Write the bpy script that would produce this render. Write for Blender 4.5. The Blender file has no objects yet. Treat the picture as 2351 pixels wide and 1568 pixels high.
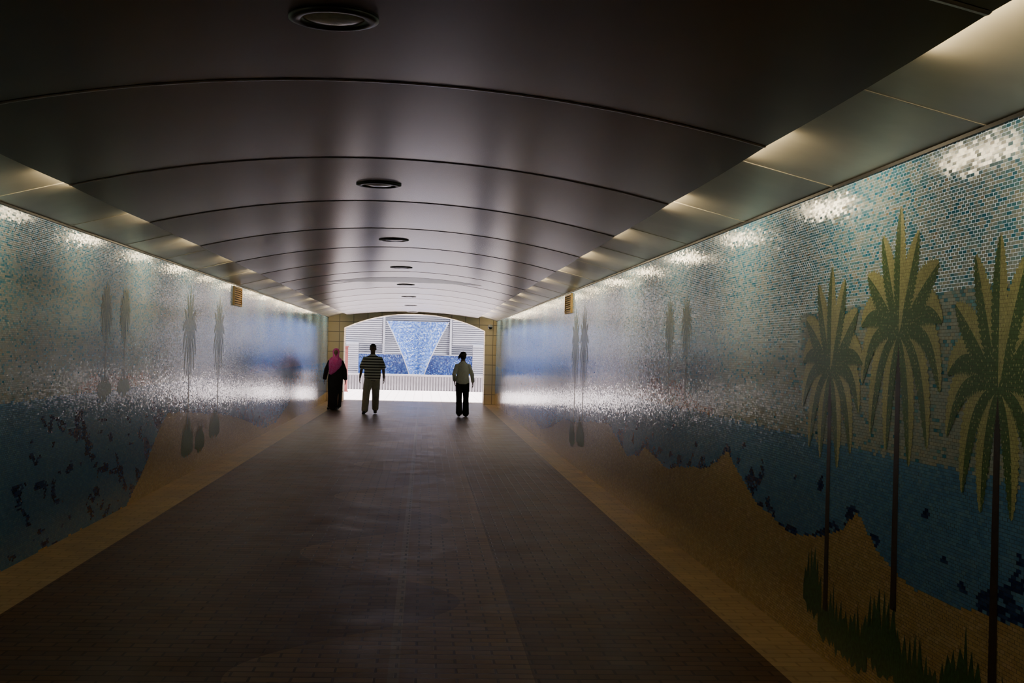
import bpy, bmesh, math, random
import numpy as np
from mathutils import Vector, Matrix
ZOOM = None
rng = np.random.default_rng(7)
random.seed(5)
scene = bpy.context.scene

# ---------------------------------------------------------------- helpers
def link(o, parent=None):
    scene.collection.objects.link(o)
    if parent is not None:
        o.parent = parent
    return o

def setp(o, label=None, category=None, kind=None, group=None):
    if label: o["label"] = label
    if category: o["category"] = category
    if kind: o["kind"] = kind
    if group: o["group"] = group
    return o

def mesh_obj(name, verts, faces, mats, parent=None, midx=None, smooth=False):
    me = bpy.data.meshes.new(name)
    me.from_pydata([tuple(v) for v in verts], [], faces)
    for m in (mats if isinstance(mats, (list, tuple)) else [mats]):
        me.materials.append(m)
    if midx is not None:
        me.polygons.foreach_set("material_index", midx)
    if smooth:
        me.polygons.foreach_set("use_smooth", [True]*len(me.polygons))
    me.update()
    return link(bpy.data.objects.new(name, me), parent)

class MB:
    """little mesh accumulator"""
    def __init__(s): s.v=[]; s.f=[]; s.m=[]
    def box(s, x0,x1,y0,y1,z0,z1, m=0):
        b=len(s.v)
        s.v += [(x0,y0,z0),(x1,y0,z0),(x1,y1,z0),(x0,y1,z0),(x0,y0,z1),(x1,y0,z1),(x1,y1,z1),(x0,y1,z1)]
        s.f += [(b,b+3,b+2,b+1),(b+4,b+5,b+6,b+7),(b,b+1,b+5,b+4),(b+1,b+2,b+6,b+5),(b+2,b+3,b+7,b+6),(b+3,b,b+4,b+7)]
        s.m += [m]*6
    def face(s, pts, m=0):
        b=len(s.v); s.v+=list(pts); s.f.append(tuple(range(b,b+len(pts)))); s.m.append(m)
    def prism_y(s, poly, y0, y1, m=0):
        b=len(s.v); n=len(poly)
        s.v += [(x,y0,z) for x,z in poly]+[(x,y1,z) for x,z in poly]
        s.f.append(tuple(range(b,b+n))); s.f.append(tuple(range(b+2*n-1,b+n-1,-1))); s.m+=[m,m]
        for i in range(n):
            j=(i+1)%n
            s.f.append((b+i,b+n+i,b+n+j,b+j)); s.m.append(m)
    def obj(s,name,mats,parent=None,smooth=False):
        return mesh_obj(name,s.v,s.f,mats,parent,s.m,smooth)

def empty(name, loc=(0,0,0)):
    e = bpy.data.objects.new(name, None); e.empty_display_size=.1
    e.location = loc
    return link(e)

def nodes_of(m):
    m.use_nodes=True
    nt=m.node_tree; b=nt.nodes["Principled BSDF"]
    return nt, nt.nodes, nt.links, b

def mat(name, col, rough=.5, metal=0, var=.15, nscale=12, bump=0, col2=None, spec=.5):
    m=bpy.data.materials.new(name); nt,N,L,b=nodes_of(m)
    tc=N.new("ShaderNodeTexCoord"); no=N.new("ShaderNodeTexNoise"); no.inputs["Scale"].default_value=nscale
    no.inputs["Detail"].default_value=4
    L.new(tc.outputs["Object"],no.inputs["Vector"])
    r=N.new("ShaderNodeValToRGB"); r.color_ramp.elements[0].position=.3; r.color_ramp.elements[1].position=.7
    c2=col2 or tuple(min(1,c*(1+var)) for c in col)
    c1=tuple(c*(1-var) for c in col) if col2 is None else col
    r.color_ramp.elements[0].color=(*c1,1); r.color_ramp.elements[1].color=(*c2,1)
    L.new(no.outputs["Fac"],r.inputs["Fac"]); L.new(r.outputs["Color"],b.inputs["Base Color"])
    b.inputs["Roughness"].default_value=rough; b.inputs["Metallic"].default_value=metal
    b.inputs["Specular IOR Level"].default_value=spec
    if bump:
        bp=N.new("ShaderNodeBump"); bp.inputs["Strength"].default_value=bump; bp.inputs["Distance"].default_value=.01
        L.new(no.outputs["Fac"],bp.inputs["Height"]); L.new(bp.outputs["Normal"],b.inputs["Normal"])
    return m

def math_node(N,L,op,a,b=None,c=None):
    n=N.new("ShaderNodeMath"); n.operation=op
    for i,v in enumerate((a,b,c)):
        if v is None: continue
        if isinstance(v,(int,float)): n.inputs[i].default_value=v
        else: L.new(v,n.inputs[i])
    return n.outputs[0]

def mix_col(N,L,fac,a,b,blend='MIX'):
    n=N.new("ShaderNodeMix"); n.data_type='RGBA'; n.blend_type=blend
    for idx,v in ((0,fac),(6,a),(7,b)):
        if isinstance(v,(int,float)): n.inputs[idx].default_value=v
        elif isinstance(v,tuple): n.inputs[idx].default_value=(*v,1)
        else: L.new(v,n.inputs[idx])
    return n.outputs[2]

# ---------------------------------------------------------------- geometry constants (metres)
XL, XR = -2.875, 2.178          # wall faces
WT = 2.53                       # wall top
CX = -.35                       # tunnel axis
EL, ER = -2.285, 1.585          # vault edges
S0, S1 = -8.0, 39.5             # tunnel start / end
STEP = 22.3

# ---------------------------------------------------------------- materials
def tile_mat():
    m=bpy.data.materials.new("glazed_mosaic_tile"); nt,N,L,b=nodes_of(m)
    a=N.new("ShaderNodeAttribute"); a.attribute_name="tile_color"
    L.new(a.outputs["Color"],b.inputs["Base Color"])
    tc=N.new("ShaderNodeTexCoord"); no=N.new("ShaderNodeTexNoise"); no.inputs["Scale"].default_value=1.3
    L.new(tc.outputs["Object"],no.inputs["Vector"])
    r=math_node(N,L,'MULTIPLY_ADD',no.outputs["Fac"],.10,.08)
    L.new(r,b.inputs["Roughness"])
    b.inputs["Specular IOR Level"].default_value=.28
    return m
M_TILE=tile_mat()
M_GROUT=mat("grout",(.20,.22,.21),.8,nscale=30,spec=.1)

def floor_mat():
    m=bpy.data.materials.new("brick_paving"); nt,N,L,b=nodes_of(m)
    tc=N.new("ShaderNodeTexCoord"); sep=N.new("ShaderNodeSeparateXYZ")
    L.new(tc.outputs["Object"],sep.inputs[0]); x,y=sep.outputs[0],sep.outputs[1]
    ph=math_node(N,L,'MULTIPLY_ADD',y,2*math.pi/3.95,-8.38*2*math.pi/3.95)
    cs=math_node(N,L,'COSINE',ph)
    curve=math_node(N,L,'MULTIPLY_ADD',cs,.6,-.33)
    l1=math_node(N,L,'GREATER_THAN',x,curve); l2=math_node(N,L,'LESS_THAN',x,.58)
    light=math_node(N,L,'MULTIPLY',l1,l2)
    br=N.new("ShaderNodeTexBrick"); br.offset=.5
    br.inputs["Scale"].default_value=1; br.inputs["Brick Width"].default_value=.2; br.inputs["Row Height"].default_value=.1
    br.inputs["Mortar Size"].default_value=.008; br.inputs["Mortar Smooth"].default_value=.3
    br.inputs["Color1"].default_value=(1,1,1,1); br.inputs["Color2"].default_value=(.70,.67,.64,1); br.inputs["Mortar"].default_value=(.30,.27,.25,1)
    L.new(tc.outputs["Object"],br.inputs["Vector"])
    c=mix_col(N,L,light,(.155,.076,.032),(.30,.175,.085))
    ax=math_node(N,L,'ABSOLUTE',math_node(N,L,'ADD',x,.11)); ln=math_node(N,L,'LESS_THAN',ax,.028)
    c=mix_col(N,L,ln,c,(.34,.25,.16))
    no=N.new("ShaderNodeTexNoise"); no.inputs["Scale"].default_value=2.5; no.inputs["Detail"].default_value=6
    L.new(tc.outputs["Object"],no.inputs["Vector"])
    c=mix_col(N,L,1.0,c,br.outputs["Color"],'MULTIPLY')
    e1=math_node(N,L,'GREATER_THAN',x,XR-.32); e2=math_node(N,L,'LESS_THAN',x,XL+.45)
    e=math_node(N,L,'MAXIMUM',e1,e2)
    c2=mix_col(N,L,.4,(.62,.44,.22),br.outputs["Color"],'MULTIPLY')
    c=mix_col(N,L,e,c,c2)
    dirt=math_node(N,L,'MULTIPLY_ADD',no.outputs["Fac"],.9,.5)
    cc=N.new("ShaderNodeCombineColor")
    for i in range(3): L.new(dirt,cc.inputs[i])
    c=mix_col(N,L,1.0,c,cc.outputs[0],'MULTIPLY')
    L.new(c,b.inputs["Base Color"])
    # paving set smoother and glossier towards the exit to bring out the daylight sheen
    exit_sheen=N.new("ShaderNodeMapRange"); exit_sheen.inputs[1].default_value=18; exit_sheen.inputs[2].default_value=34; exit_sheen.inputs[3].default_value=0; exit_sheen.inputs[4].default_value=1
    L.new(y,exit_sheen.inputs[0])
    r0=math_node(N,L,'MULTIPLY_ADD',no.outputs["Fac"],.22,.34)
    r=math_node(N,L,'MULTIPLY_ADD',exit_sheen.outputs[0],-.14,r0); L.new(r,b.inputs["Roughness"])
    sp=math_node(N,L,'MULTIPLY_ADD',exit_sheen.outputs[0],.9,.10); L.new(sp,b.inputs["Specular IOR Level"])
    b.inputs["Specular Tint"].default_value=(1,.86,.82,1)
    bp=N.new("ShaderNodeBump"); bp.inputs["Strength"].default_value=.6; bp.inputs["Distance"].default_value=.005
    inv=math_node(N,L,'SUBTRACT',1.0,br.outputs["Fac"]); L.new(inv,bp.inputs["Height"]); L.new(bp.outputs["Normal"],b.inputs["Normal"])
    return m
M_FLOOR=floor_mat()

def block_mat(name,c1,c2,mortar,w,h,ms=.01,rough=.6,axis='XZ'):
    m=bpy.data.materials.new(name); nt,N,L,b=nodes_of(m)
    tc=N.new("ShaderNodeTexCoord"); sep=N.new("ShaderNodeSeparateXYZ"); L.new(tc.outputs["Object"],sep.inputs[0])
    cb=N.new("ShaderNodeCombineXYZ")
    if axis=='XZ':
        u=math_node(N,L,'ADD',sep.outputs[0],sep.outputs[1]); v=sep.outputs[2]
    else: u,v=sep.outputs[0],sep.outputs[1]
    L.new(u,cb.inputs[0]); L.new(v,cb.inputs[1])
    br=N.new("ShaderNodeTexBrick"); br.offset=0
    for k,val in (("Scale",1),("Brick Width",w),("Row Height",h),("Mortar Size",ms)): br.inputs[k].default_value=val
    br.inputs["Color1"].default_value=(*c1,1); br.inputs["Color2"].default_value=(*c2,1); br.inputs["Mortar"].default_value=(*mortar,1)
    L.new(cb.outputs[0],br.inputs["Vector"]); L.new(br.outputs["Color"],b.inputs["Base Color"])
    b.inputs["Roughness"].default_value=rough
    return m
M_PORTAL=block_mat("beige_stone_cladding",(.94,.78,.50),(.90,.73,.46),(.42,.32,.2),.42,.3,.010)
M_COURT=block_mat("pale_paving",(.70,.64,.64),(.65,.60,.60),(.45,.41,.42),.3,.3,.01,.6,'XY')

def cell_mosaic(name,stops,size,rough=.25):
    m=bpy.data.materials.new(name); nt,N,L,b=nodes_of(m)
    tc=N.new("ShaderNodeTexCoord"); sn=N.new("ShaderNodeVectorMath"); sn.operation='SNAP'
    sn.inputs[1].default_value=(size,100,size); L.new(tc.outputs["Object"],sn.inputs[0])
    wn=N.new("ShaderNodeTexWhiteNoise"); L.new(sn.outputs[0],wn.inputs["Vector"])
    r=N.new("ShaderNodeValToRGB"); r.color_ramp.interpolation='CONSTANT'
    el=r.color_ramp.elements; el[0].position=stops[0][0]; el[0].color=(*stops[0][1],1); el[1].position=stops[1][0]; el[1].color=(*stops[1][1],1)
    for p,c in stops[2:]:
        e=el.new(p); e.color=(*c,1)
    L.new(wn.outputs["Value"],r.inputs["Fac"]); L.new(r.outputs["Color"],b.inputs["Base Color"]); b.inputs["Roughness"].default_value=rough
    return m
M_FBLUE=cell_mosaic("blue_fountain_mosaic",[(0,(.008,.028,.16)),(.3,(.018,.065,.26)),(.6,(.045,.12,.35)),(.9,(.18,.26,.46))],.04,.4)
M_FCHUTE=cell_mosaic("blue_white_chute_mosaic",[(0,(.022,.055,.22)),(.25,(.045,.105,.30)),(.6,(.09,.165,.36)),(.85,(.22,.29,.45))],.04,.4)

M_VAULT=mat("satin_dark_ceiling_panel",(.088,.054,.038),.25,metal=.72,var=.15,nscale=3,spec=.35)
M_VAULT2=mat("pale_step_glare",(.55,.60,.66),.35,metal=.2,var=.05,nscale=3)  # pale tone stands in for light caught on the ceiling step
M_RIB=mat("satin_joint_cover",(.26,.21,.18),.35,metal=.6,var=.05,nscale=3)
M_STRIP=mat("satin_grey_soffit_panel",(.56,.51,.40),.33,metal=.3,var=.06,nscale=4)
M_SEAM=mat("light_joint_profile",(.75,.68,.55),.4,var=.05)
M_BLACK=mat("black_trim",(.015,.015,.017),.5)
M_DARK=mat("dark_void",(.02,.02,.02),.9)
M_RING=mat("bronze_lamp_ring",(.10,.085,.07),.35,metal=.7,nscale=20)
M_LENS=mat("frosted_lamp_glass",(.48,.43,.36),.18,nscale=20)
M_VENT=mat("ochre_vent_metal",(.75,.50,.18),.5)
M_VENTD=mat("dark_brown_vent_gap",(.08,.05,.02),.7)
M_WHITE=mat("white_cladding",(.38,.40,.46),.5,var=.05,nscale=4)
M_WHITEG=mat("pale_grey_concrete",(.30,.29,.315),.7,var=.1,nscale=6,bump=.1)
M_CCTV=mat("white_plastic",(.6,.6,.58),.35,var=.04)
M_DOME=mat("smoked_plastic_dome",(.01,.01,.012),.08)
M_RED=mat("terracotta_panel",(.20,.05,.045),.5)

# ---------------------------------------------------------------- mural tiles
def vnoise(x,y,seed):
    r=np.random.default_rng(seed); g=r.random((256,256))
    xi=np.floor(x).astype(int); yi=np.floor(y).astype(int); fx=x-xi; fy=y-yi
    fx=fx*fx*(3-2*fx); fy=fy*fy*(3-2*fy)
    a=g[xi%256,yi%256]; b=g[(xi+1)%256,yi%256]; c=g[xi%256,(yi+1)%256]; d=g[(xi+1)%256,(yi+1)%256]
    return (a*(1-fx)+b*fx)*(1-fy)+(c*(1-fx)+d*fx)*fy

def pick(u, pal, probs):
    cum=np.cumsum(probs); cum=cum/cum[-1]
    idx=np.minimum(np.searchsorted(cum,u),len(pal)-1)
    return np.array(pal)[idx]

HORIZ=1.165
def mural(s,h,dune_s,dune_h,orange,navy_bias,seed):
    n=len(s); u=rng.random(n); u2=rng.random(n)
    t=np.clip((h-HORIZ)/(WT-HORIZ),0,1)
    patch=vnoise(s*1.6,h*3.0,seed)*.6+vnoise(s*5,h*9,seed+1)*.4
    white=pick(u,[(.54,.65,.65),(.48,.61,.64),(.58,.65,.60),(.42,.57,.62)],[4,3,2,2])
    blues=pick(u,[(.06,.33,.56),(.12,.41,.61),(.21,.49,.64),(.32,.55,.64)],[2,3,3,3])
    pb=.06+.68*t**1.25*(.55+.9*patch)
    isb=u2<pb; ist=(u2>1-.006-.010*t)
    col=np.where(isb[:,None],blues,white)
    col=np.where(ist[:,None],np.array([.50,.46,.36]),col)
    for (a,b,hh) in orange:
        prof=hh*np.sin(np.clip((s-a)/(b-a),0,1)*math.pi)**.6
        m=(s>a)&(s<b)&(h>HORIZ)&(h<HORIZ+prof*(.5+vnoise(s*3,h*0+3,seed+9)))&(u2<.6)
        col[m]=np.array([.60,.34,.20])
    sea=h<HORIZ+.03*(rng.random(n)-.5)
    d=np.interp(s,dune_s,dune_h)+.02*(vnoise(s*6,s*0+1,seed+3)-.5)
    depth=np.clip((HORIZ-h)/.9,0,1)
    sc=pick(u,[(.10,.29,.60),(.12,.32,.63),(.14,.36,.64),(.17,.39,.64)],[3,4,3,1])
    sc=sc*(1.30-.35*depth)[:,None]
    col=np.where(sea[:,None],sc,col)
    q=s*2.2+h*2.6
    nv=vnoise(q*2.2+5,(h*7-s*1.0)+40,seed+4)*.6+vnoise(s*8,h*20,seed+5)*.4
    near=np.exp(-np.clip(h-d,0,9)/.10)
    navy=sea&(h<HORIZ-.14)&(nv+.30*near*(d>.05)+navy_bias>.78)&(u2<.85)
    col[navy]=pick(u[navy],[(.012,.03,.17),(.03,.08,.28)],[1,1])
    sand=h<d
    sd=pick(u,[(.70,.50,.21),(.74,.54,.24),(.65,.46,.19),(.78,.58,.29)],[4,4,3,1])
    col=np.where(sand[:,None],sd,col)
    col=col*(.95+.10*rng.random(n))[:,None]
    return np.clip(col,0,1)

def build_wall(name,X,inward,outerX,fn):
    pl,ph=.040,.0145
    a0=0.0
    cols=int((S1-a0)/pl); rows=int(WT/ph)
    r,c=np.meshgrid(np.arange(rows),np.arange(cols),indexing='ij'); r=r.ravel(); c=c.ravel()
    sc=a0+(c+.5)*pl+(r%2)*pl/2; hc=(r+.5)*ph
    n=len(sc); hs=(pl-.0016)/2; hh=(ph-.0010)/2
    tv=np.clip(rng.normal(0,.022,n),-.06,.06); th=np.clip(rng.normal(0,.009,n),-.02,.02)
    DS=[-1,1,1,-1]; DH=[-1,-1,1,1]
    if inward<0: DS=[-1,-1,1,1]; DH=[-1,1,1,-1]
    co=np.zeros((n,4,3))
    for k in range(4):
        co[:,k,0]=X+inward*(.0013+th*DS[k]*hs+tv*DH[k]*hh)
        co[:,k,1]=np.minimum(sc+DS[k]*hs,S1)
        co[:,k,2]=hc+DH[k]*hh
    colr=np.ones((n+6,4)); colr[:n,:3]=fn(sc,hc); colr[n:,:3]=.15
    x0,x1=sorted((X,outerX)); y0,y1,z0,z1=S0,S1,-.1,3.05
    bv=np.array([(x0,y0,z0),(x1,y0,z0),(x1,y1,z0),(x0,y1,z0),(x0,y0,z1),(x1,y0,z1),(x1,y1,z1),(x0,y1,z1)])
    bf=np.array([(0,3,2,1),(4,5,6,7),(0,1,5,4),(1,2,6,5),(2,3,7,6),(3,0,4,7)])+4*n
    verts=np.concatenate([co.reshape(-1,3),bv]); idx=np.concatenate([np.arange(4*n),bf.ravel()])
    me=bpy.data.meshes.new(name)
    me.vertices.add(len(verts)); me.vertices.foreach_set("co",verts.ravel())
    me.loops.add(len(idx)); me.loops.foreach_set("vertex_index",idx.astype(np.int32))
    nf=n+6; me.polygons.add(nf); me.polygons.foreach_set("loop_start",(np.arange(nf)*4).astype(np.int32))
    me.materials.append(M_TILE); me.materials.append(M_GROUT)
    mi=np.zeros(nf,dtype=np.int32); mi[n:]=1; me.polygons.foreach_set("material_index",mi)
    me.update(calc_edges=True)
    at=me.attributes.new("tile_color",'FLOAT_COLOR','FACE'); at.data.foreach_set("color",colr.ravel())
    me.update()
    return link(bpy.data.objects.new(name,me))

rd_s=[-1,3,4.0,4.57,5.1,5.61,6.05,6.38,6.6,7.01,7.51,8.31,8.8,9.19,9.8,11.0,11.5,12.67,13.0,13.73,14.5,15.3,17,18.6,20,22,24,27,30,33,36,40]
rd_h=[.5,.6,.70,.66,.62,.607,.68,.85,.74,.638,.581,.652,.80,.935,.76,.66,.605,.709,.60,.54,.68,.80,.72,.62,.60,.35,.2,.45,.6,.3,.5,.3]
ld_s=[-1,12.6,13.05,13.8,14.5,15.0,16,18.7,20.4,22,23.7,26,29,32,36,40]
ld_h=[0,0,.0,.28,.62,.81,.78,.63,.5,.33,.12,.1,.45,.5,.2,.3]
w=build_wall("wall_right",XR,-1,XR+.5,lambda s,h:mural(s,h,rd_s,rd_h,[(9.6,13.4,.20),(24,27,.15)],-.01,11))
setp(w,"glossy mosaic tunnel wall with sea, dunes and palms","wall","structure")
w=build_wall("wall_left",XL,1,XL-.5,lambda s,h:mural(s,h,ld_s,ld_h,[(11.0,14.2,.18),(22,26,.15)],.11,41))
setp(w,"glossy mosaic tunnel wall with blue sea and sand dune","wall","structure")

# ---- mosaic palms and shrubs (flat inlays in the wall surface)
def leaf_mat(name,c1,c2,thr):
    m=bpy.data.materials.new(name); nt,N,L,b=nodes_of(m)
    tc=N.new("ShaderNodeTexCoord"); v=N.new("ShaderNodeTexVoronoi"); v.inputs["Scale"].default_value=55
    L.new(tc.outputs["Object"],v.inputs["Vector"])
    f=math_node(N,L,'LESS_THAN',v.outputs["Distance"],thr)
    no=N.new("ShaderNodeTexNoise"); no.inputs["Scale"].default_value=60; L.new(tc.outputs["Object"],no.inputs["Vector"])
    c=mix_col(N,L,f,c1,c2)
    cc=N.new("ShaderNodeCombineColor"); k=math_node(N,L,'MULTIPLY_ADD',no.outputs["Fac"],.8,.6)
    for i in range(3): L.new(k,cc.inputs[i])
    c=mix_col(N,L,1.0,c,cc.outputs[0],'MULTIPLY')
    sep=N.new("ShaderNodeSeparateXYZ"); L.new(tc.outputs["Object"],sep.inputs[0])
    cb=N.new("ShaderNodeCombineXYZ"); L.new(sep.outputs[1],cb.inputs[0]); L.new(sep.outputs[2],cb.inputs[1])
    br=N.new("ShaderNodeTexBrick")
    for kk,val in (("Scale",1),("Brick Width",.022),("Row Height",.015),("Mortar Size",.0011)): br.inputs[kk].default_value=val
    br.inputs["Color1"].default_value=(1,1,1,1); br.inputs["Color2"].default_value=(.82,.85,.8,1); br.inputs["Mortar"].default_value=(.55,.55,.5,1)
    L.new(cb.outputs[0],br.inputs["Vector"]); c=mix_col(N,L,1.0,c,br.outputs["Color"],'MULTIPLY')
    L.new(c,b.inputs["Base Color"]); b.inputs["Roughness"].default_value=.3; b.inputs["Specular IOR Level"].default_value=.3
    return m
M_LD=leaf_mat("dark_green_leaf_mosaic",(.12,.25,.10),(.56,.62,.30),.26)
M_LL=leaf_mat("olive_leaf_mosaic",(.64,.68,.34),(.32,.44,.18),.17)
M_TRUNK=mat("dark_brown_trunk_mosaic",(.04,.022,.015),.35,nscale=40,var=.4)
M_TRUNK2=mat("faded_brown_trunk_mosaic",(.24,.28,.20),.35,nscale=40,var=.3)
M_SHRUB=mat("dark_green_shrub_mosaic",(.045,.135,.045),.35,nscale=50,var=.5)
M_SHRUB2=mat("mid_green_shrub_mosaic",(.13,.23,.07),.35,nscale=50,var=.4)
M_LD2=leaf_mat("faded_green_leaf_mosaic",(.20,.32,.15),(.45,.50,.28),.25)
M_LL2=leaf_mat("faded_olive_leaf_mosaic",(.42,.48,.25),(.30,.40,.18),.17)

FR=[ # tip x, tip z, control x, control z, half width
 (.30,-1.0,.30,-.20,.16),(.72,-.86,.62,.02,.17),(1.0,-.44,.80,.26,.175),(1.04,.08,.60,.40,.185),
 (.90,.56,.42,.34,.19),(.48,.90,.20,.42,.18)]
def palm(X,inward,s,hc,up,down,hw,base,label,group,far=False,seed=0,wf=.6):
    rr=random.Random(seed)
    root=empty("palm_mosaic",(X,s,base)); setp(root,label,"palm tree mural",group=group)
    px=inward*.0027
    mb=MB(); tw=.030*hw/.48+.004; segs=10
    ht=hc-base
    for i in range(segs):
        z0=ht*i/segs; z1=ht*(i+1)/segs; w0=tw*(1.15-.4*i/segs); w1=tw*(1.15-.4*(i+1)/segs)
        pts=[(px,-w0,z0),(px,w0,z0),(px,w1,z1),(px,-w1,z1)]
        if inward<0: pts=pts[::-1]
        mb.face(pts)
    o=mb.obj("trunk",[M_TRUNK2 if far else M_TRUNK],root); o["label"]="thin brown mosaic trunk"
    mb=MB(); k=0
    spec=[]
    for (a_,b_,c_,d_,w_) in FR:
        for sg in (-1,1): spec.append((sg*a_,b_,sg*c_,d_,w_))
    spec.append((0,1.06,0,.5,.155))
    for (ex,ez,qx,qz,wd) in spec:
        k+=1
        if far: wd*=wf
        ex*=rr.uniform(.94,1.04); ez*=rr.uniform(.94,1.04)
        sc=lambda x,z:(x*hw, z*(up if z>0 else down))
        E=sc(ex,ez); Q=sc(qx,qz)
        n=44
        ctr=[((2*t*(1-t))*Q[0]+t*t*E[0],(2*t*(1-t))*Q[1]+t*t*E[1]) for t in [i/n for i in range(n+1)]]
        off=.0002+k*.00008
        for side in (-1,1):
            outer=[]
            for i in range(n+1):
                t=i/n
                j=min(i+1,n); q=max(i-1,0)
                tx,tz=ctr[j][0]-ctr[q][0],ctr[j][1]-ctr[q][1]; l=math.hypot(tx,tz)+1e-6
                nx,nz=-tz/l*side,tx/l*side
                wv=wd*hw*1.08*(math.sin(math.pi*min(1,t**1.0))**.6 if 0<t<1 else 0)*(.80+.20*(i%2))
                wv=max(wv,.002)
                outer.append((ctr[i][0]+nx*wv+tx/l*.008*(i%2),ctr[i][1]+nz*wv+tz/l*.008*(i%2)))
            light=(side*(1 if ex>=0 else -1)>0)
            for i in range(n):
                pts=[(px+inward*off,ctr[i][0],ht+ctr[i][1]),(px+inward*off,ctr[i+1][0],ht+ctr[i+1][1]),(px+inward*off,outer[i+1][0],ht+outer[i+1][1]),(px+inward*off,outer[i][0],ht+outer[i][1])]
                v1=Vector(pts[1])-Vector(pts[0]); v2=Vector(pts[3])-Vector(pts[0])
                if v1.cross(v2).x*inward<0: pts=pts[::-1]
                mb.face(pts,1 if light else 0)
    o=mb.obj("fronds",[M_LD2,M_LL2] if far else [M_LD,M_LL],root); o["label"]="dotted dark and olive green palm fronds"
    return root
def shrub(X,inward,s,h0,h1,width,label,group,seed,m_=None):
    rr=random.Random(seed); mb=MB(); px=inward*(.0024+.0001*(seed%4))
    nb=max(8,int(width/.030)); nb+=nb%2
    prof=[]; low=[]
    for i in range(nb+1):
        u=i/nb*2-1
        env=(h1-h0)*(1-.6*abs(u)**2.2)
        y=u*width/2+rr.uniform(-.012,.012)
        prof.append((y,env*rr.uniform(.7,1.1) if i%2 else env*rr.uniform(.35,.65)))
        low.append(-.03-.09*rr.random()*(1-u*u))
    for i in range(nb):
        (ya,za),(yb,zb)=prof[i],prof[i+1]
        pts=[(px,ya,low[i]),(px,yb,low[i+1]),(px,yb,zb),(px,ya,za)]
        v1=Vector(pts[1])-Vector(pts[0]); v2=Vector(pts[2])-Vector(pts[0])
        if v1.cross(v2).x*inward<0: pts=pts[::-1]
        mb.face(pts)
    o=mb.obj("shrub_mosaic",[m_ or M_SHRUB])
    bm=bmesh.new(); bm.from_mesh(o.data); bmesh.ops.remove_doubles(bm,verts=bm.verts,dist=.0001); bm.to_mesh(o.data); bm.free()
    o.location=(X,s,h0); setp(o,label,"shrub mural",group=group); return o

gp="mosaic palms in the wall mural"
palm(XR,-1,6.87,1.546,.53,.50,.49,.26,"tall mosaic palm beside the sand dune edge",gp,seed=1)
palm(XR,-1,5.87,1.731,.53,.58,.49,.46,"tallest mosaic palm between two other palms",gp,seed=2)
palm(XR,-1,4.82,1.51,.58,.49,.46,.36,"large mosaic palm over dark green shrubs",gp,seed=3)
for s_,sd in ((11.5,4),(10.75,5)):
    palm(XR,-1,s_,1.86,.26,.26,.2,1.25,"small distant mosaic palm above the sea",gp,True,seed=sd)
for s_,sd in ((17.7,6),(18.7,7)):
    palm(XR,-1,s_,1.7,.56,.55,.44,.6,"mosaic palm growing from the sand dune",gp,True,seed=sd)
for s_,sd in ((12.05,8),(12.8,9)):
    palm(XL,1,s_,1.88,.26,.26,.2,1.25,"small distant mosaic palm above the sea",gp,True,seed=sd,wf=.9)
for s_,sd in ((16.3,10),(18.6,11)):
    palm(XL,1,s_,1.72,.56,.55,.44,.62,"mosaic palm growing from the sand dune",gp,True,seed=sd)
gs="mosaic shrubs in the wall mural"
sh=[(7.10,.28,.56,.34),(6.76,.16,.42,.46),(6.40,.14,.38,.42),(6.02,.22,.54,.50),(5.62,.17,.42,.48),(5.30,.16,.36,.4),(5.06,.22,.56,.42),(4.74,.16,.44,.40),(4.35,.2,.5,.4),(3.95,.2,.5,.4)]
for i,(s_,a,b_,wd) in enumerate(sh): shrub(XR,-1,s_,a,b_,wd,"dark green spiky mosaic shrub at the palm trunks",gs,i)
for i,(s_,a,b_,wd) in enumerate([(17.9,.4,.75,.9),(18.9,.35,.7,.7)]): shrub(XR,-1,s_,a,b_,wd,"green mosaic shrub on the dune",gs,20+i,M_SHRUB2)
for i,(s_,a,b_,wd) in enumerate([(16.3,.3,.75,.8),(17.2,.3,.62,.7),(18.4,.4,.8,.9)]): shrub(XL,1,s_,a,b_,wd,"green mosaic shrub on the dune",gs,30+i,M_SHRUB2)
for i,s_ in enumerate((12.05,12.8)): shrub(XL,1,s_,1.17,1.30,.5,"small green mosaic shrub on the horizon",gs,40+i,M_SHRUB2)

# ---------------------------------------------------------------- floor
mb=MB(); mb.box(XL-.5,XR+.5,S0,S1+.9,-.1,0)
setp(mb.obj("floor",[M_FLOOR]),"dark brown brick paving with lighter wavy band","floor","structure")

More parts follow.
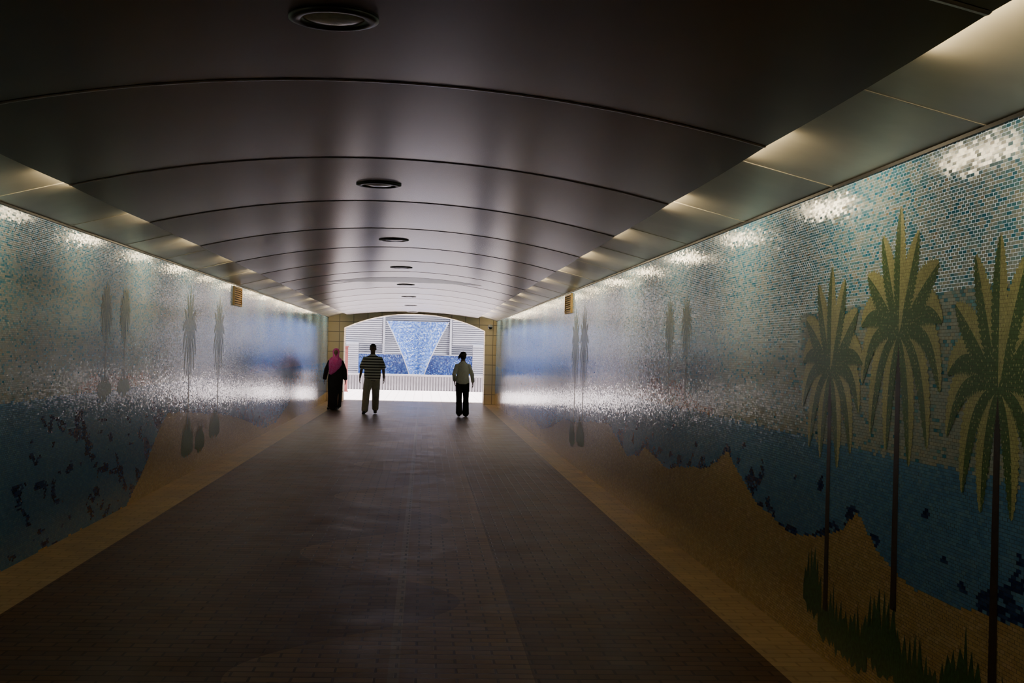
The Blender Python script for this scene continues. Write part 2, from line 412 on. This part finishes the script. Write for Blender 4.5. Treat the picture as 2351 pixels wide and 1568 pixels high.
# ---------------------------------------------------------------- ceiling
def vz(x,y=0):
    c=.09*min(1,max(0,(y-STEP)/(S1-STEP)))
    return 2.84-c-(.24-c)*((x-CX)/1.935)**2
mb=MB()
pitch=2.45; s=6.06-pitch*6
n=40; K=8
while s<S1-.01:
    p=max(s,S0); q=min(s+pitch,S1)
    if q-p>.05:
        b=len(mb.v); m1=n+1
        for j in range(K+1):
            t=j/K; yy=p+(q-p)*t
            dz=-.0008*(1-t)-.0070*(1-(2*t-1)**2)       # panels belly very slightly between their joints
            for i in range(n+1):
                x=EL+(ER-EL)*i/n; mb.v.append((x,yy,vz(x,yy)+dz))
        for yy in (p,q):
            for i in range(n+1):
                x=EL+(ER-EL)*i/n; mb.v.append((x,yy,vz(x,yy)+.03))
        bt=b+(K+1)*m1
        for j in range(K):
            for i in range(n):
                mb.f.append((b+j*m1+i,b+(j+1)*m1+i,b+(j+1)*m1+i+1,b+j*m1+i+1)); mb.m.append(0)
        for i in range(n):
            mb.f.append((bt+i,bt+i+1,bt+m1+i+1,bt+m1+i))
            mb.f.append((b+i,b+i+1,bt+i+1,bt+i))
            mb.f.append((b+K*m1+i,bt+m1+i,bt+m1+i+1,b+K*m1+i+1)); mb.m+=[0,0,0]
        mb.f.append(tuple([b+j*m1 for j in range(K,-1,-1)]+[bt,bt+m1])); mb.m.append(0)
        mb.f.append(tuple([b+j*m1+n for j in range(K+1)]+[bt+m1+n,bt+n])); mb.m.append(0)
        # slim chamfered joint cover, catches a thin highlight; its near flank leans back towards the exit light
        if s>S0+.5:
            for i in range(n):
                xa=EL+(ER-EL)*i/n; xb=EL+(ER-EL)*(i+1)/n
                za,zb=vz(xa,p),vz(xb,p)
                mb.face([(xa,p-.012,za-.0015),(xa,p+.012,za-.0050),(xb,p+.012,zb-.0050),(xb,p-.012,zb-.0015)],3)
                mb.face([(xa,p+.012,za-.0050),(xa,p+.040,za-.0010),(xb,p+.040,zb-.0010),(xb,p+.012,zb-.0050)],3)
    s+=pitch
# pale crescent plate, added in place of the lit face of a ceiling step
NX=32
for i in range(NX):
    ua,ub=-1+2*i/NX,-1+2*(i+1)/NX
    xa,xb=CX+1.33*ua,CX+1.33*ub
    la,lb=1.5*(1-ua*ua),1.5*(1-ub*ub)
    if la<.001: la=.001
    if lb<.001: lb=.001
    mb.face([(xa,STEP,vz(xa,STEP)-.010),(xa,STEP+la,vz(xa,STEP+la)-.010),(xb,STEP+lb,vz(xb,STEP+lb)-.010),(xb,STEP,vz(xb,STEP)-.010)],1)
mb.box(XL-.5,XR+.5,S0,S1+.9,2.98,3.2,2)
o=mb.obj("ceiling",[M_VAULT,M_VAULT2,M_DARK,M_RIB]); setp(o,"dark satin vaulted metal ceiling panels with curved joints","ceiling","structure")
o.data.polygons.foreach_set("use_smooth",[True]*len(o.data.polygons))
o.data.set_sharp_from_angle(angle=math.radians(25))

def soffit(name,xw,xi,label):
    mb=MB(); s=4.97-1.92*7; sg=1 if xw>0 else -1
    zi=2.70
    while s<S1:
        a=max(s,S0)+.006; e=min(s+1.92,S1)-.006
        mb.prism_y([(xw,2.53),(xw,2.56),(xi,zi+.03),(xi,zi)] if sg>0 else [(xw,2.53),(xi,zi),(xi,zi+.03),(xw,2.56)],a,e,0)
        mb.prism_y([(xw,2.527),(xw,2.54),(xi,zi+.01),(xi,zi-.003)] if sg>0 else [(xw,2.527),(xi,zi-.003),(xi,zi+.01),(xw,2.54)],e-.004,e+.016 if e+.02<S1 else e,1)
        s+=1.92
    mb.box(min(xi,xi-sg*.02),max(xi,xi-sg*.02),S0,S1,zi,2.98,2)
    o=mb.obj(name,[M_STRIP,M_SEAM,M_DARK]); setp(o,label,"ceiling trim","structure"); return o
soffit("trim_1",XR,ER-.09,"sloped satin grey soffit panels lit by cove lamps")
soffit("trim_2",XL,EL+.09,"sloped satin grey soffit panels lit by cove lamps")
mb=MB(); mb.box(XR-.012,XR,S0,S1,2.515,2.53); setp(mb.obj("trim_3",[M_BLACK]),"thin black strip along the wall top","trim","structure")
mb=MB(); mb.box(XL,XL+.012,S0,S1,2.515,2.53); setp(mb.obj("trim_4",[M_BLACK]),"thin black strip along the wall top","trim","structure")
mb=MB(); mb.box(XL-.5,XR+.5,S0-.3,S0,-.1,3.2); setp(mb.obj("back_light_block",[M_GROUT]),"plain unseen end wall, added to keep daylight out","wall","structure")  # added behind the camera to shut outside light out of the tunnel

# ---------------------------------------------------------------- downlights
def ring_mesh(name,prof,n,mat_,parent,cap=None):
    v=[];f=[]
    for i in range(n):
        a=2*math.pi*i/n
        for (r,z) in prof: v.append((r*math.cos(a),r*math.sin(a),z))
    k=len(prof)
    for i in range(n):
        j=(i+1)%n
        for q in range(k-1): f.append((i*k+q,i*k+q+1,j*k+q+1,j*k+q))
    if cap is not None:
        v.append((0,0,cap)); c=len(v)-1
        for i in range(n): f.append((i*k+k-1,c,((i+1)%n)*k+k-1))
    return mesh_obj(name,v,f,mat_,parent,smooth=True)
base_dl=None
for i in range(8):
    sy=4.9*(i+1)
    if sy>S1-.2: break
    z=vz(-.366,sy)-.011
    root=empty("ceiling_downlight",(-.366,sy,z)); setp(root,"round bronze-rimmed ceiling downlight, switched off","ceiling lamp",group="downlights along the vaulted ceiling")
    if base_dl is None:
        r=ring_mesh("trim_ring",[(.155,.02),(.168,.002),(.168,-.006),(.150,-.012),(.128,-.012),(.116,-.004),(.114,.015)],48,M_RING,root)
        l=ring_mesh("lamp_glass",[(.117,.000),(.09,-.007),(.05,-.011)],48,M_LENS,root,-.012)
        l["label"]="frosted grey glass disc"
        base_dl=(r,l)
    else:
        for p in base_dl:
            c=p.copy(); scene.collection.objects.link(c); c.parent=root

# ---------------------------------------------------------------- vents
def vent(X,inward,s,z,lab):
    root=empty("ventilation_grille",(X,s,z)); setp(root,lab,"vent grille",group="vent grilles on the mosaic walls")
    W,H=.42,.145
    mb=MB()
    def bx(d0,d1,y0,y1,z0,z1,m=0):
        a,b=sorted((inward*d0,inward*d1)); mb.box(a,b,y0,y1,z0,z1,m)
    D=.032
    bx(.003,D,-W,-W+.03,-H,H); bx(.003,D,W-.03,W,-H,H); bx(.003,D,-W+.03,W-.03,-H,-H+.025); bx(.003,D,-W+.03,W-.03,H-.025,H)
    o=mb.obj("frame",[M_VENT],root)
    mb=MB(); bx(.003,.010,-W+.03,W-.03,-H+.025,H-.025); mb.obj("back_plate",[M_VENTD],root)
    for i in range(7):
        zz=-H+.045+i*(2*H-.09)/6
        x0,x1=inward*.011,inward*.028
        v=[(x0,-W+.03,zz+.012),(x1,-W+.03,zz-.010),(x1,W-.03,zz-.010),(x0,W-.03,zz+.012),(x0,-W+.03,zz+.018),(x1,-W+.03,zz-.004),(x1,W-.03,zz-.004),(x0,W-.03,zz+.018)]
        f=[(0,3,2,1),(4,5,6,7),(0,1,5,4),(1,2,6,5),(2,3,7,6),(3,0,4,7)]
        mesh_obj("slat",v,f,M_VENT,root)
vent(XL,1,20.2,2.35,"ochre louvred vent grille high on the mosaic wall")
vent(XR,-1,19.6,2.35,"ochre louvred vent grille high on the mosaic wall")

# ---------------------------------------------------------------- portal
PL,PR=-2.40,1.84
def pz(x):
    u=(x-(PL+PR)/2)/((PR-PL)/2); return 2.22+.46*max(0,1-abs(u)**2.2)
mb=MB(); m=40
y0,y1=S1,S1+.8
OX0,OX1=-8.5,8.5
mb.box(XL-.001,PL,y0,y1,0,3.2); mb.box(PR,XR+.001,y0,y1,0,3.2)
for i in range(m):
    t0=-math.cos(math.pi*i/m);t1=-math.cos(math.pi*(i+1)/m)
    x0=(PL+PR)/2+t0*(PR-PL)/2; x1=(PL+PR)/2+t1*(PR-PL)/2
    mb.prism_y([(x0,pz(x0)),(x1,pz(x1)),(x1,3.2),(x0,3.2)],y0,y1)
setp(mb.obj("wall_portal",[M_PORTAL]),"beige stone-clad arched exit portal with pillars","archway","structure")
mb=MB(); mb.box(OX0,XL-.5,y1-.3,y1,0,6.0); mb.box(XR+.5,OX1,y1-.3,y1,0,6.0); mb.box(XL-.5,XR+.5,y1,y1+.1,3.0,6.0)
setp(mb.obj("wall_outer",[M_WHITEG]),"pale outer wall beside the exit arch","wall","structure")
root=empty("security_camera",(1.98,S1,2.36)); setp(root,"small dome security camera on the beige portal pillar","security camera")
mb=MB(); mb.box(-.03,.03,-.02,0,-.05,.07); mb.box(-.015,.015,-.14,-.02,.02,.05); mb.obj("bracket",[M_CCTV],root)
o=ring_mesh("housing",[(.0,.055),(.06,.05),(.075,.02),(.075,-.02)],24,M_CCTV,root); o.location=(0,-.15,0)
o=ring_mesh("dome",[(.07,-.02),(.062,-.05),(.04,-.075)],24,M_DOME,root,-.085); o.location=(0,-.15,0); o["label"]="smoked dome cover"

# ---------------------------------------------------------------- courtyard
mb=MB(); mb.box(OX0,OX1,S1+.9,56,-.1,0); setp(mb.obj("floor_courtyard",[M_COURT]),"pale sunlit courtyard paving","ground","structure")
mb=MB()
mb.box(OX0,OX1,54.6,54.9,0,4.6)
z=.05
while z<4.5:
    mb.prism_y([(OX0,z),(OX1,z),(OX1,z+.05),(OX0,z+.05)],54.54,54.6); z+=.085
setp(mb.obj("wall_courtyard",[M_WHITE]),"white horizontally ribbed courtyard wall","wall","structure")
mb=MB(); mb.box(OX0,OX0+.3,S1+.8,54.6,0,3.6); mb.box(OX1-.3,OX1,S1+.8,54.6,0,3.6); setp(mb.obj("wall_courtyard_sides",[M_WHITEG]),"pale courtyard side walls","wall","structure")

ft=empty("fountain",(CX,51.6,0)); setp(ft,"blue mosaic cascade fountain with white ribbed basin wall","fountain")
def fobj(mb,name,mats,lab=None):
    o=mb.obj(name,mats,ft); o.location=(-CX,-51.6,0)
    if lab:o["label"]=lab
    return o
mb=MB(); mb.box(-4.2,3.6,51.66,51.9,0,.60)
x=-4.2
while x<3.55:
    mb.box(x,x+.055,51.6,51.66,.0,.55); x+=.11
mb.box(-4.22,3.62,51.56,51.95,.56,.63)
fobj(mb,"basin_wall",[M_WHITEG],"pale basin wall with vertical ribs")
mb=MB(); mb.box(-2.62,1.98,53.1,53.5,0,1.40); mb.box(-2.66,2.02,53.08,53.52,1.40,1.43,1); fobj(mb,"mosaic_panel",[M_FBLUE,M_WHITE],"deep blue mosaic back panel")
mb=MB()
NR=14
def ch(t):
    z=.45+2.3*t; hw=.24+.99*t**1.22
    return z,hw,52.42+.33*t
for i in range(NR):
    z0,h0,ya=ch(i/NR); z1,h1,yb=ch((i+1)/NR)
    cxx=-.265; fa,fb=.45,.45
    L0,C0,R0=(cxx-h0,ya,z0),(cxx,ya+fa,z0),(cxx+h0,ya,z0)
    L1,C1,R1=(cxx-h1,yb,z1),(cxx,yb+fb,z1),(cxx+h1,yb,z1)
    mb.face([L0,C0,C1,L1]); mb.face([C0,R0,R1,C1])
    for (p,q,w) in ((L0,L1,-.04),(R0,R1,.04)):
        a_,b_=sorted((0,w))
        mb.prism_y([(p[0]+a_,z0),(p[0]+b_,z0),(q[0]+b_,z1),(q[0]+a_,z1)],ya-.03,53.2,1)
fobj(mb,"cascade_chute",[M_FCHUTE,M_WHITE],"tapering blue and white mosaic chute")
mb=MB()
mb.box(-1.6,1.06,53.5,53.6,1.4,3.3)
z=1.45
while z<3.3: mb.box(-1.58,1.04,53.44,53.5,z,z+.05); z+=.085
fobj(mb,"ribbed_backing",[M_WHITE])
for (a,b_) in ((-1.66,-1.58),(1.04,1.12)):
    mb=MB(); mb.box(a,b_,52.95,53.5,1.43,3.3); fobj(mb,"column",[M_WHITE])
for (a,b_) in ((-4.2,-1.68),(1.14,3.6)):
    mb=MB(); mb.box(a,b_,53.1,53.5,1.82,3.3)
    z=1.84
    while z<3.3: mb.box(a+.01,b_-.01,53.04,53.1,z,z+.05); z+=.085
    fobj(mb,"louvre_box",[M_WHITE],"white louvred upper box")
for (a,b_) in ((-3.1,-2.62),(1.98,2.5)):
    mb=MB(); mb.box(a,b_,52.7,53.5,0,1.85)
    z=.65
    while z<1.8: mb.box(a-.01,b_+.01,52.66,52.7,z,z+.05); z+=.085
    fobj(mb,"pier",[M_WHITE],"white ribbed pier")
mb=MB(); mb.box(-.06,.06,-.02,.02,0,1.65); mb.box(-.08,.08,-.03,.03,1.65,1.69); mb.box(-.09,.09,-.06,.06,-.0,.04)
o=mb.obj("sign_post",[M_RED]); o.location=(-2.84,48.5,0); setp(o,"narrow reddish-brown upright board on the paving","sign")

# ---------------------------------------------------------------- people
def tube(bm,pts,rad,n=16):
    pts=[Vector(p) for p in pts]; rad=[(r,r) if isinstance(r,(int,float)) else r for r in rad]
    N_=len(pts); rings=[]
    def frame(t):
        ref=Vector((1,0,0)) if abs(t.x)<.85 else Vector((0,1,0))
        a=(ref-t*ref.dot(t)).normalized(); b=t.cross(a).normalized(); return a,b
    def ring(p,t,ra,rb):
        a,b=frame(t); return [bm.verts.new(p+a*ra*math.cos(2*math.pi*i/n)+b*rb*math.sin(2*math.pi*i/n)) for i in range(n)]
    T_=[]
    for i in range(N_):
        t=(pts[min(i+1,N_-1)]-pts[max(i-1,0)]).normalized(); T_.append(t)
    r0=min(rad[0]); r1=min(rad[-1])
    rings.append(ring(pts[0]-T_[0]*r0*.5,T_[0],rad[0][0]*.72,rad[0][1]*.72))
    for i in range(N_): rings.append(ring(pts[i],T_[i],*rad[i]))
    rings.append(ring(pts[-1]+T_[-1]*r1*.5,T_[-1],rad[-1][0]*.72,rad[-1][1]*.72))
    for A,B in zip(rings,rings[1:]):
        for i in range(n): bm.faces.new((A[i],A[(i+1)%n],B[(i+1)%n],B[i]))
    pa=bm.verts.new(pts[0]-T_[0]*r0*.75); pb=bm.verts.new(pts[-1]+T_[-1]*r1*.75)
    for i in range(n):
        bm.faces.new((rings[0][(i+1)%n],rings[0][i],pa)); bm.faces.new((rings[-1][i],rings[-1][(i+1)%n],pb))
def ball(bm,c,r):
    M=Matrix.Translation(c)@Matrix.Diagonal((r[0],r[1],r[2],1)); bmesh.ops.create_uvsphere(bm,u_segments=20,v_segments=12,radius=1,matrix=M)
def blend(name,fn,voxel,K,mat_,smooth=3,parent=None):
    bm=bmesh.new(); fn(bm); bmesh.ops.recalc_face_normals(bm,faces=bm.faces)
    bmesh.ops.scale(bm,vec=(K,K,K),verts=bm.verts)
    me=bpy.data.meshes.new(name); bm.to_mesh(me); bm.free()
    o=bpy.data.objects.new(name,me); scene.collection.objects.link(o)
    md=o.modifiers.new("r",'REMESH'); md.mode='VOXEL'; md.voxel_size=voxel; md.use_smooth_shade=True
    if smooth:
        sm=o.modifiers.new("s",'SMOOTH'); sm.iterations=smooth; sm.factor=.5
    dg=bpy.context.evaluated_depsgraph_get(); me2=bpy.data.meshes.new_from_object(o.evaluated_get(dg))
    o.modifiers.clear(); o.data=me2; me2.materials.clear(); me2.materials.append(mat_)
    me2.polygons.foreach_set("use_smooth",[True]*len(me2.polygons))
    if parent: o.parent=parent
    return o

def hand(bm,w,d,inx):
    w=Vector(w); d=Vector(d).normalized(); Y=Vector((0,1,0)); Y=(Y-d*Y.dot(d)).normalized(); X=Vector((inx,0,0))
    tube(bm,[w,w+d*.03,w+d*.085],[(.022,.026),(.015,.036),(.013,.039)],12)
    for off,l in ((-.030,.068),(-.010,.078),(.011,.073),(.030,.056)):
        b0=w+d*.08+Y*off
        tube(bm,[b0,b0+d*l*.45+X*.004,b0+d*l*.78+X*.016,b0+d*l*.95+X*.028],[.0095,.009,.008,.007],8)
    b0=w+d*.025-Y*.03
    tube(bm,[b0,b0+d*.03-Y*.025+X*.006,b0+d*.062-Y*.03+X*.014],[.013,.011,.009],8)

def body_fn(P):
    def fn(bm):
        fw=P.get('wide',1)
        tube(bm,[(0,0,.84),(0,0,.93),(0,0,1.07),(0,-.005,1.18),(0,0,1.29),(0,.005,1.36),(0,.005,1.42),(0,.005,1.475),(0,-.005,1.53)],
             [(.12,.09),(.16*fw,.11),(.13*fw,.095),(.145*fw,.105),(.160*fw,.115),(.150*fw,.095),(.09,.075),(.058,.06),(.055,.058)],24)
        tube(bm,[(0,-.035,1.502),(0,-.022,1.525),(0,-.012,1.55),(0,-.004,1.585),(0,0,1.62),(0,.004,1.655),(0,.006,1.685),(0,.006,1.70)],
             [(.030,.035),(.050,.062),(.060,.078),(.070,.089),(.074,.095),(.071,.092),(.052,.068),(.03,.04)],24)
        tube(bm,[(0,-.092,1.612),(0,-.104,1.588),(0,-.108,1.575)],[.007,.010,.014],8)
        ball(bm,(0,-.088,1.545),(.022,.012,.007)); ball(bm,(0,-.075,1.515),(.022,.018,.014))
        for sx in (-1,1):
            ball(bm,(sx*.028,-.088,1.622),(.020,.009,.006))
            ball(bm,(sx*.077,.008,1.60),(.010,.018,.032))
        for A in P['arms']:
            sh_,el,wr=A; el=Vector(el); wr=Vector(wr); sh_=Vector(sh_)
            tube(bm,[(sh_.x*.5,0,1.39),sh_,sh_.lerp(el,.5),el,el.lerp(wr,.35),wr],[.050,.050,.044,.036,.037,.026],14)
            hand(bm,wr,(wr-el).normalized()+Vector((0,-.1,-.5)),-1 if sh_.x>0 else 1)
        for Lg in P['legs']:
            hp,kn,an,toe=[Vector(q) for q in Lg]
            tube(bm,[hp,hp.lerp(kn,.45),kn,kn.lerp(an,.3),an],[.088,.074,.054,.056,.038],16)
            heel=an+Vector((0,.035,-.045)); 
            tube(bm,[heel,heel.lerp(toe,.5)+Vector((0,0,.012)),toe],[(.030,.026),(.038,.026),(.036,.018)],12)
    return fn
def shoes(P,K,m,parent):
    for Lg in P['legs']:
        def fn(bm,Lg=Lg):
            hp,kn,an,toe=[Vector(q) for q in Lg]
            heel=an+Vector((0,.035,-.042))
            tube(bm,[heel+Vector((0,.01,.0)),heel.lerp(toe,.35)+Vector((0,0,.006)),heel.lerp(toe,.75)+Vector((0,0,0)),toe+Vector((0,-.015,0))],[(.038,.036),(.042,.038),(.047,.030),(.038,.024)],16)
            tube(bm,[heel+Vector((0,-.02,.02)),an+Vector((0,0,.02))],[.04,.044],12)
        blend("shoe",fn,.008,K,m,2,parent)
def eyes(K,parent):
    for sx in (-1,1):
        bm=bmesh.new(); ball(bm,(sx*.029*K,-.0855*K,1.606*K),(.013*K,.008*K,.007*K)); me=bpy.data.meshes.new("eye"); bm.to_mesh(me); bm.free()
        me.materials.append(M_EYE); o=link(bpy.data.objects.new("eye",me),parent)

M_SKIN=mat("brown_skin",(.22,.12,.08),.55,var=.08)
M_SKIN2=mat("light_brown_skin",(.32,.19,.13),.55,var=.08)
M_EYE=mat("dark_eye",(.03,.02,.02),.2)
M_HAIR=mat("black_hair",(.012,.010,.010),.5,nscale=60,var=.4,bump=.3)
M_HAIRG=mat("dark_grey_hair",(.06,.057,.055),.6,nscale=60,var=.4,bump=.3)
M_BLACKC=mat("black_cloth",(.016,.014,.018),.8,nscale=18,bump=.3)
M_TROUS=mat("grey_khaki_cloth",(.58,.54,.48),.85,nscale=18,bump=.3)
M_SHOE=mat("dark_leather_shoe",(.02,.018,.016),.45)
M_WHITEC=mat("off_white_knit",(.88,.89,.84),.85,nscale=25,bump=.3,var=.08)
M_PINK=mat("magenta_scarf_cloth",(1.0,.02,.42),.7,nscale=34,bump=.3,col2=(1.0,.22,.72))
def stripe_mat():
    m=bpy.data.materials.new("striped_knit_shirt"); nt,N,L,b=nodes_of(m)
    tc=N.new("ShaderNodeTexCoord"); sep=N.new("ShaderNodeSeparateXYZ"); L.new(tc.outputs["Object"],sep.inputs[0])
    f=math_node(N,L,'FRACT',math_node(N,L,'MULTIPLY',sep.outputs[2],15.0)); g=math_node(N,L,'GREATER_THAN',f,.45)
    c=mix_col(N,L,g,(.08,.08,.085),(.92,.92,.92)); L.new(c,b.inputs["Base Color"]); b.inputs["Roughness"].default_value=.85
    return m
M_STRIPE=stripe_mat()

man=dict(wide=1.06,arms=[((-.180,0,1.365),(-.266,.055,1.12),(-.300,-.03,.89)),((.180,0,1.365),(.266,-.01,1.12),(.288,-.09,.89))],
         legs=[((-.085,0,.90),(-.135,-.12,.49),(-.160,-.14,.085),(-.19,-.30,.024)),((.085,0,.90),(.09,.02,.48),(.085,.19,.12),(.09,.04,.03))])
def make_man():
    K=1.0
    b=blend("person",body_fn(man),.0065,K,M_SKIN,2)
    def shirt(bm):
        tube(bm,[(0,0,.86),(0,0,.94),(0,-.004,1.07),(0,-.006,1.18),(0,0,1.28),(0,.005,1.345),(0,.005,1.395),(0,.006,1.435),(0,.008,1.47)],
             [(.200,.140),(.208,.145),(.204,.145),(.202,.145),(.198,.14),(.174,.118),(.128,.098),(.086,.08),(.064,.066)],28)
        for A in man['arms']:
            s_,e,w_=[Vector(q) for q in A]; tube(bm,[(s_.x*.5,0,1.385),s_,s_.lerp(e,.45),s_.lerp(e,.9)],[.058,.066,.072,.075],16)
    blend("shirt",shirt,.009,K,M_STRIPE,3,b)["label"]="short-sleeved dark and white striped shirt"
    def trousers(bm):
        tube(bm,[(0,0,.80),(0,0,.86),(0,0,.93),(0,0,.97)],[(.13,.11),(.186,.130),(.192,.132),(.182,.126)],24)
        for Lg in man['legs']:
            hp,kn,an,toe=[Vector(q) for q in Lg]; tube(bm,[hp,hp.lerp(kn,.45),kn,kn.lerp(an,.5),an+Vector((0,0,-.0))],[.108,.106,.092,.088,.082],18)
    blend("trousers",trousers,.009,K,M_TROUS,2,b)["label"]="loose grey khaki trousers"
    def hair(bm): ball(bm,(0,.012,1.648),(.083,.100,.082)); ball(bm,(0,.045,1.60),(.068,.064,.06))
    blend("hair",hair,.008,K,M_HAIRG,1,b); eyes(K,b); shoes(man,K,M_SHOE,b)
    b.location=(-1.25,32.4,0); setp(b,"person in striped short-sleeved shirt and grey trousers, walking","person"); return b
make_man()

wom=dict(wide=.95,arms=[((-.16,0,1.36),(-.26,.06,1.12),(-.30,-.0,.86)),((.16,0,1.36),(.25,.02,1.12),(.285,-.05,.86))],
         legs=[((-.08,0,.90),(-.10,.03,.48),(-.17,.13,.11),(-.18,-.02,.03)),((.08,0,.90),(.08,-.08,.48),(.07,-.09,.085),(.06,-.24,.024))])
def make_woman():
    K=1.58/1.715
    b=blend("person",body_fn(wom),.0065,K,M_SKIN,2)
    def abaya(bm):
        tube(bm,[(-.02,.01,.10),(-.01,.01,.30),(0,0,.60),(0,0,.85),(0,0,1.0),(0,-.004,1.12),(0,-.004,1.27),(0,.005,1.36),(0,.005,1.43)],
             [(.17,.17),(.18,.165),(.205,.155),(.215,.15),(.195,.145),(.18,.14),(.178,.14),(.155,.11),(.08,.08)],36)
        for i in range(9):
            a=2*math.pi*i/9; tube(bm,[(.15*math.cos(a)-.015,.15*math.sin(a)+.01,.10),(.17*math.cos(a),.14*math.sin(a),.55),(.15*math.cos(a),.11*math.sin(a),.95)],[.04,.03,.02],10)
        for A in wom['arms']:
            s_,e,w_=[Vector(q) for q in A]; tube(bm,[(s_.x*.5,0,1.37),s_,e,w_.lerp(e,.06)],[.06,.064,.065,.058],16)
    blend("abaya",abaya,.010,K,M_BLACKC,2,b)["label"]="long loose black robe"
    def scarf(bm):
        ball(bm,(0,.022,1.625),(.098,.105,.112)); tube(bm,[(0,.015,1.60),(0,.01,1.50),(0,.005,1.43),(0,0,1.36)],[(.09,.09),(.085,.09),(.13,.115),(.185,.145)],28)
        tube(bm,[(0,0,1.40),(-.01,-.02,1.30),(-.03,-.03,1.20),(-.07,-.04,1.10),(-.12,-.05,1.02)],[(.185,.13),(.19,.145),(.175,.15),(.13,.15),(.07,.12)],28)
        for k in range(4):
            tube(bm,[(.06-.03*k,-.10,1.46),(.02-.05*k,-.155,1.30),(-.04-.035*k,-.185,1.12)],[.014,.018,.012],8)
    blend("headscarf",scarf,.009,K,M_PINK,2,b)["label"]="magenta patterned headscarf draped over the chest"
    eyes(K,b); shoes(wom,K,M_SHOE,b)
    b.location=(-2.26,34.0,0); setp(b,"person in long black robe and magenta headscarf, walking","person"); return b
make_woman()

girl=dict(wide=.88,arms=[((-.15,0,1.365),(-.245,.03,1.12),(-.275,-.10,.91)),((.15,0,1.365),(.230,.07,1.12),(.21,-.06,.94))],
          legs=[((-.085,0,.90),(-.10,-.08,.49),(-.105,-.10,.085),(-.115,-.26,.024)),((.085,0,.90),(.085,.02,.48),(.075,.16,.12),(.08,.01,.028))])
def make_girl():
    K=1.58/1.715
    b=blend("person",body_fn(girl),.0065,K,M_SKIN2,2)
    def top(bm):
        tube(bm,[(0,0,.90),(0,0,.97),(0,-.004,1.07),(0,-.006,1.18),(0,0,1.28),(0,.005,1.345),(0,.005,1.395),(0,.006,1.435),(0,.008,1.47)],
             [(.178,.134),(.174,.13),(.164,.124),(.164,.126),(.166,.126),(.146,.106),(.108,.088),(.078,.075),(.06,.063)],28)
        for A in girl['arms']:
            s_,e,w_=[Vector(q) for q in A]; tube(bm,[(s_.x*.5,0,1.385),s_,e,e.lerp(w_,.9)],[.054,.060,.056,.044],16)
    blend("sweater",top,.009,K,M_WHITEC,3,b)["label"]="long-sleeved off-white top"
    def trousers(bm):
        tube(bm,[(0,0,.80),(0,0,.88),(0,0,.96)],[(.13,.11),(.16,.118),(.152,.112)],24)
        for Lg in girl['legs']:
            hp,kn,an,toe=[Vector(q) for q in Lg]; tube(bm,[hp,hp.lerp(kn,.45),kn,kn.lerp(an,.5),an+Vector((0,0,-.01))],[.098,.092,.078,.082,.090],18)
    blend("trousers",trousers,.009,K,M_BLACKC,2,b)["label"]="wide black trousers"
    def hair(bm):
        ball(bm,(0,.014,1.64),(.092,.106,.088)); ball(bm,(0,.04,1.585),(.082,.078,.072))
        tube(bm,[(.03,.10,1.64),(.07,.13,1.63),(.11,.13,1.58),(.12,.125,1.53)],[.03,.038,.034,.012],14)
    blend("hair",hair,.008,K,M_HAIR,1,b)["label"]="black hair tied in a short ponytail"
    eyes(K,b); shoes(girl,K,M_SHOE,b)
    b.rotation_euler=(0,0,math.pi); b.location=(.96,31.8,0); setp(b,"person in off-white long-sleeved top and black trousers, walking away","person"); return b
make_girl()

# ---------------------------------------------------------------- lights
def cove(x,side,s,power):
    ld=bpy.data.lights.new("cove_lamp",'AREA'); ld.shape='RECTANGLE'; ld.size=.8; ld.size_y=.055; ld.energy=power; ld.color=(1,.80,.48)
    o=bpy.data.objects.new("cove_lamp",ld)
    d=Vector((side*1.0,0,-.20)).normalized()
    z=-d; xax=Vector((0,1,0)); yax=z.cross(xax)
    Mx=Matrix((xax,yax,z)).transposed().to_4x4(); Mx.translation=Vector((x,s,2.642)); o.matrix_world=Mx
    scene.collection.objects.link(o)
k=-3
while True:
    s=3.9+2.45*k
    if s>38.5: break
    if s>S0+.5:
        f=[1.15,.75,1.0,.6][k%4]
        if s>26: f*=1.5
        cove(ER+.02,1,s,5.8*f); cove(EL-.02,-1,s-.2,4.9*f)
    k+=1
sun=bpy.data.lights.new("sun",'SUN'); sun.energy=34; sun.angle=.05; sun.color=(1,.93,.93)
so=bpy.data.objects.new("sun",sun); so.rotation_euler=(math.radians(6),math.radians(4),0); scene.collection.objects.link(so)
wd=bpy.data.worlds.new("world"); scene.world=wd; wd.use_nodes=True
bg=wd.node_tree.nodes["Background"]; bg.inputs[0].default_value=(1,.94,1,1); bg.inputs[1].default_value=.8

# ---------------------------------------------------------------- camera
cam=bpy.data.cameras.new("camera"); cam.sensor_width=36; cam.lens=3000/2351*36; cam.clip_end=300; cam.clip_start=.05
co=bpy.data.objects.new("camera",cam); scene.collection.objects.link(co); scene.camera=co
th=math.radians(1.4)
vx,vy=-202.5,20.0
tx=vx*math.cos(th)+vy*math.sin(th); ty=-vx*math.sin(th)+vy*math.cos(th)
yaw=math.atan(-tx/3000); pit=math.atan(ty/3000*math.cos(yaw))
R=Matrix.Rotation(-yaw,4,'Z')@Matrix.Rotation(math.pi/2+pit,4,'X')@Matrix.Rotation(th,4,'Z')
co.matrix_world=Matrix.Translation((0,0,1.6))@R
if ZOOM:
    zf,zx,zy=ZOOM
    cam.lens*=zf; cam.shift_x=(zx-1175.5)/2351*zf; cam.shift_y=(784-zy)/2351*zf
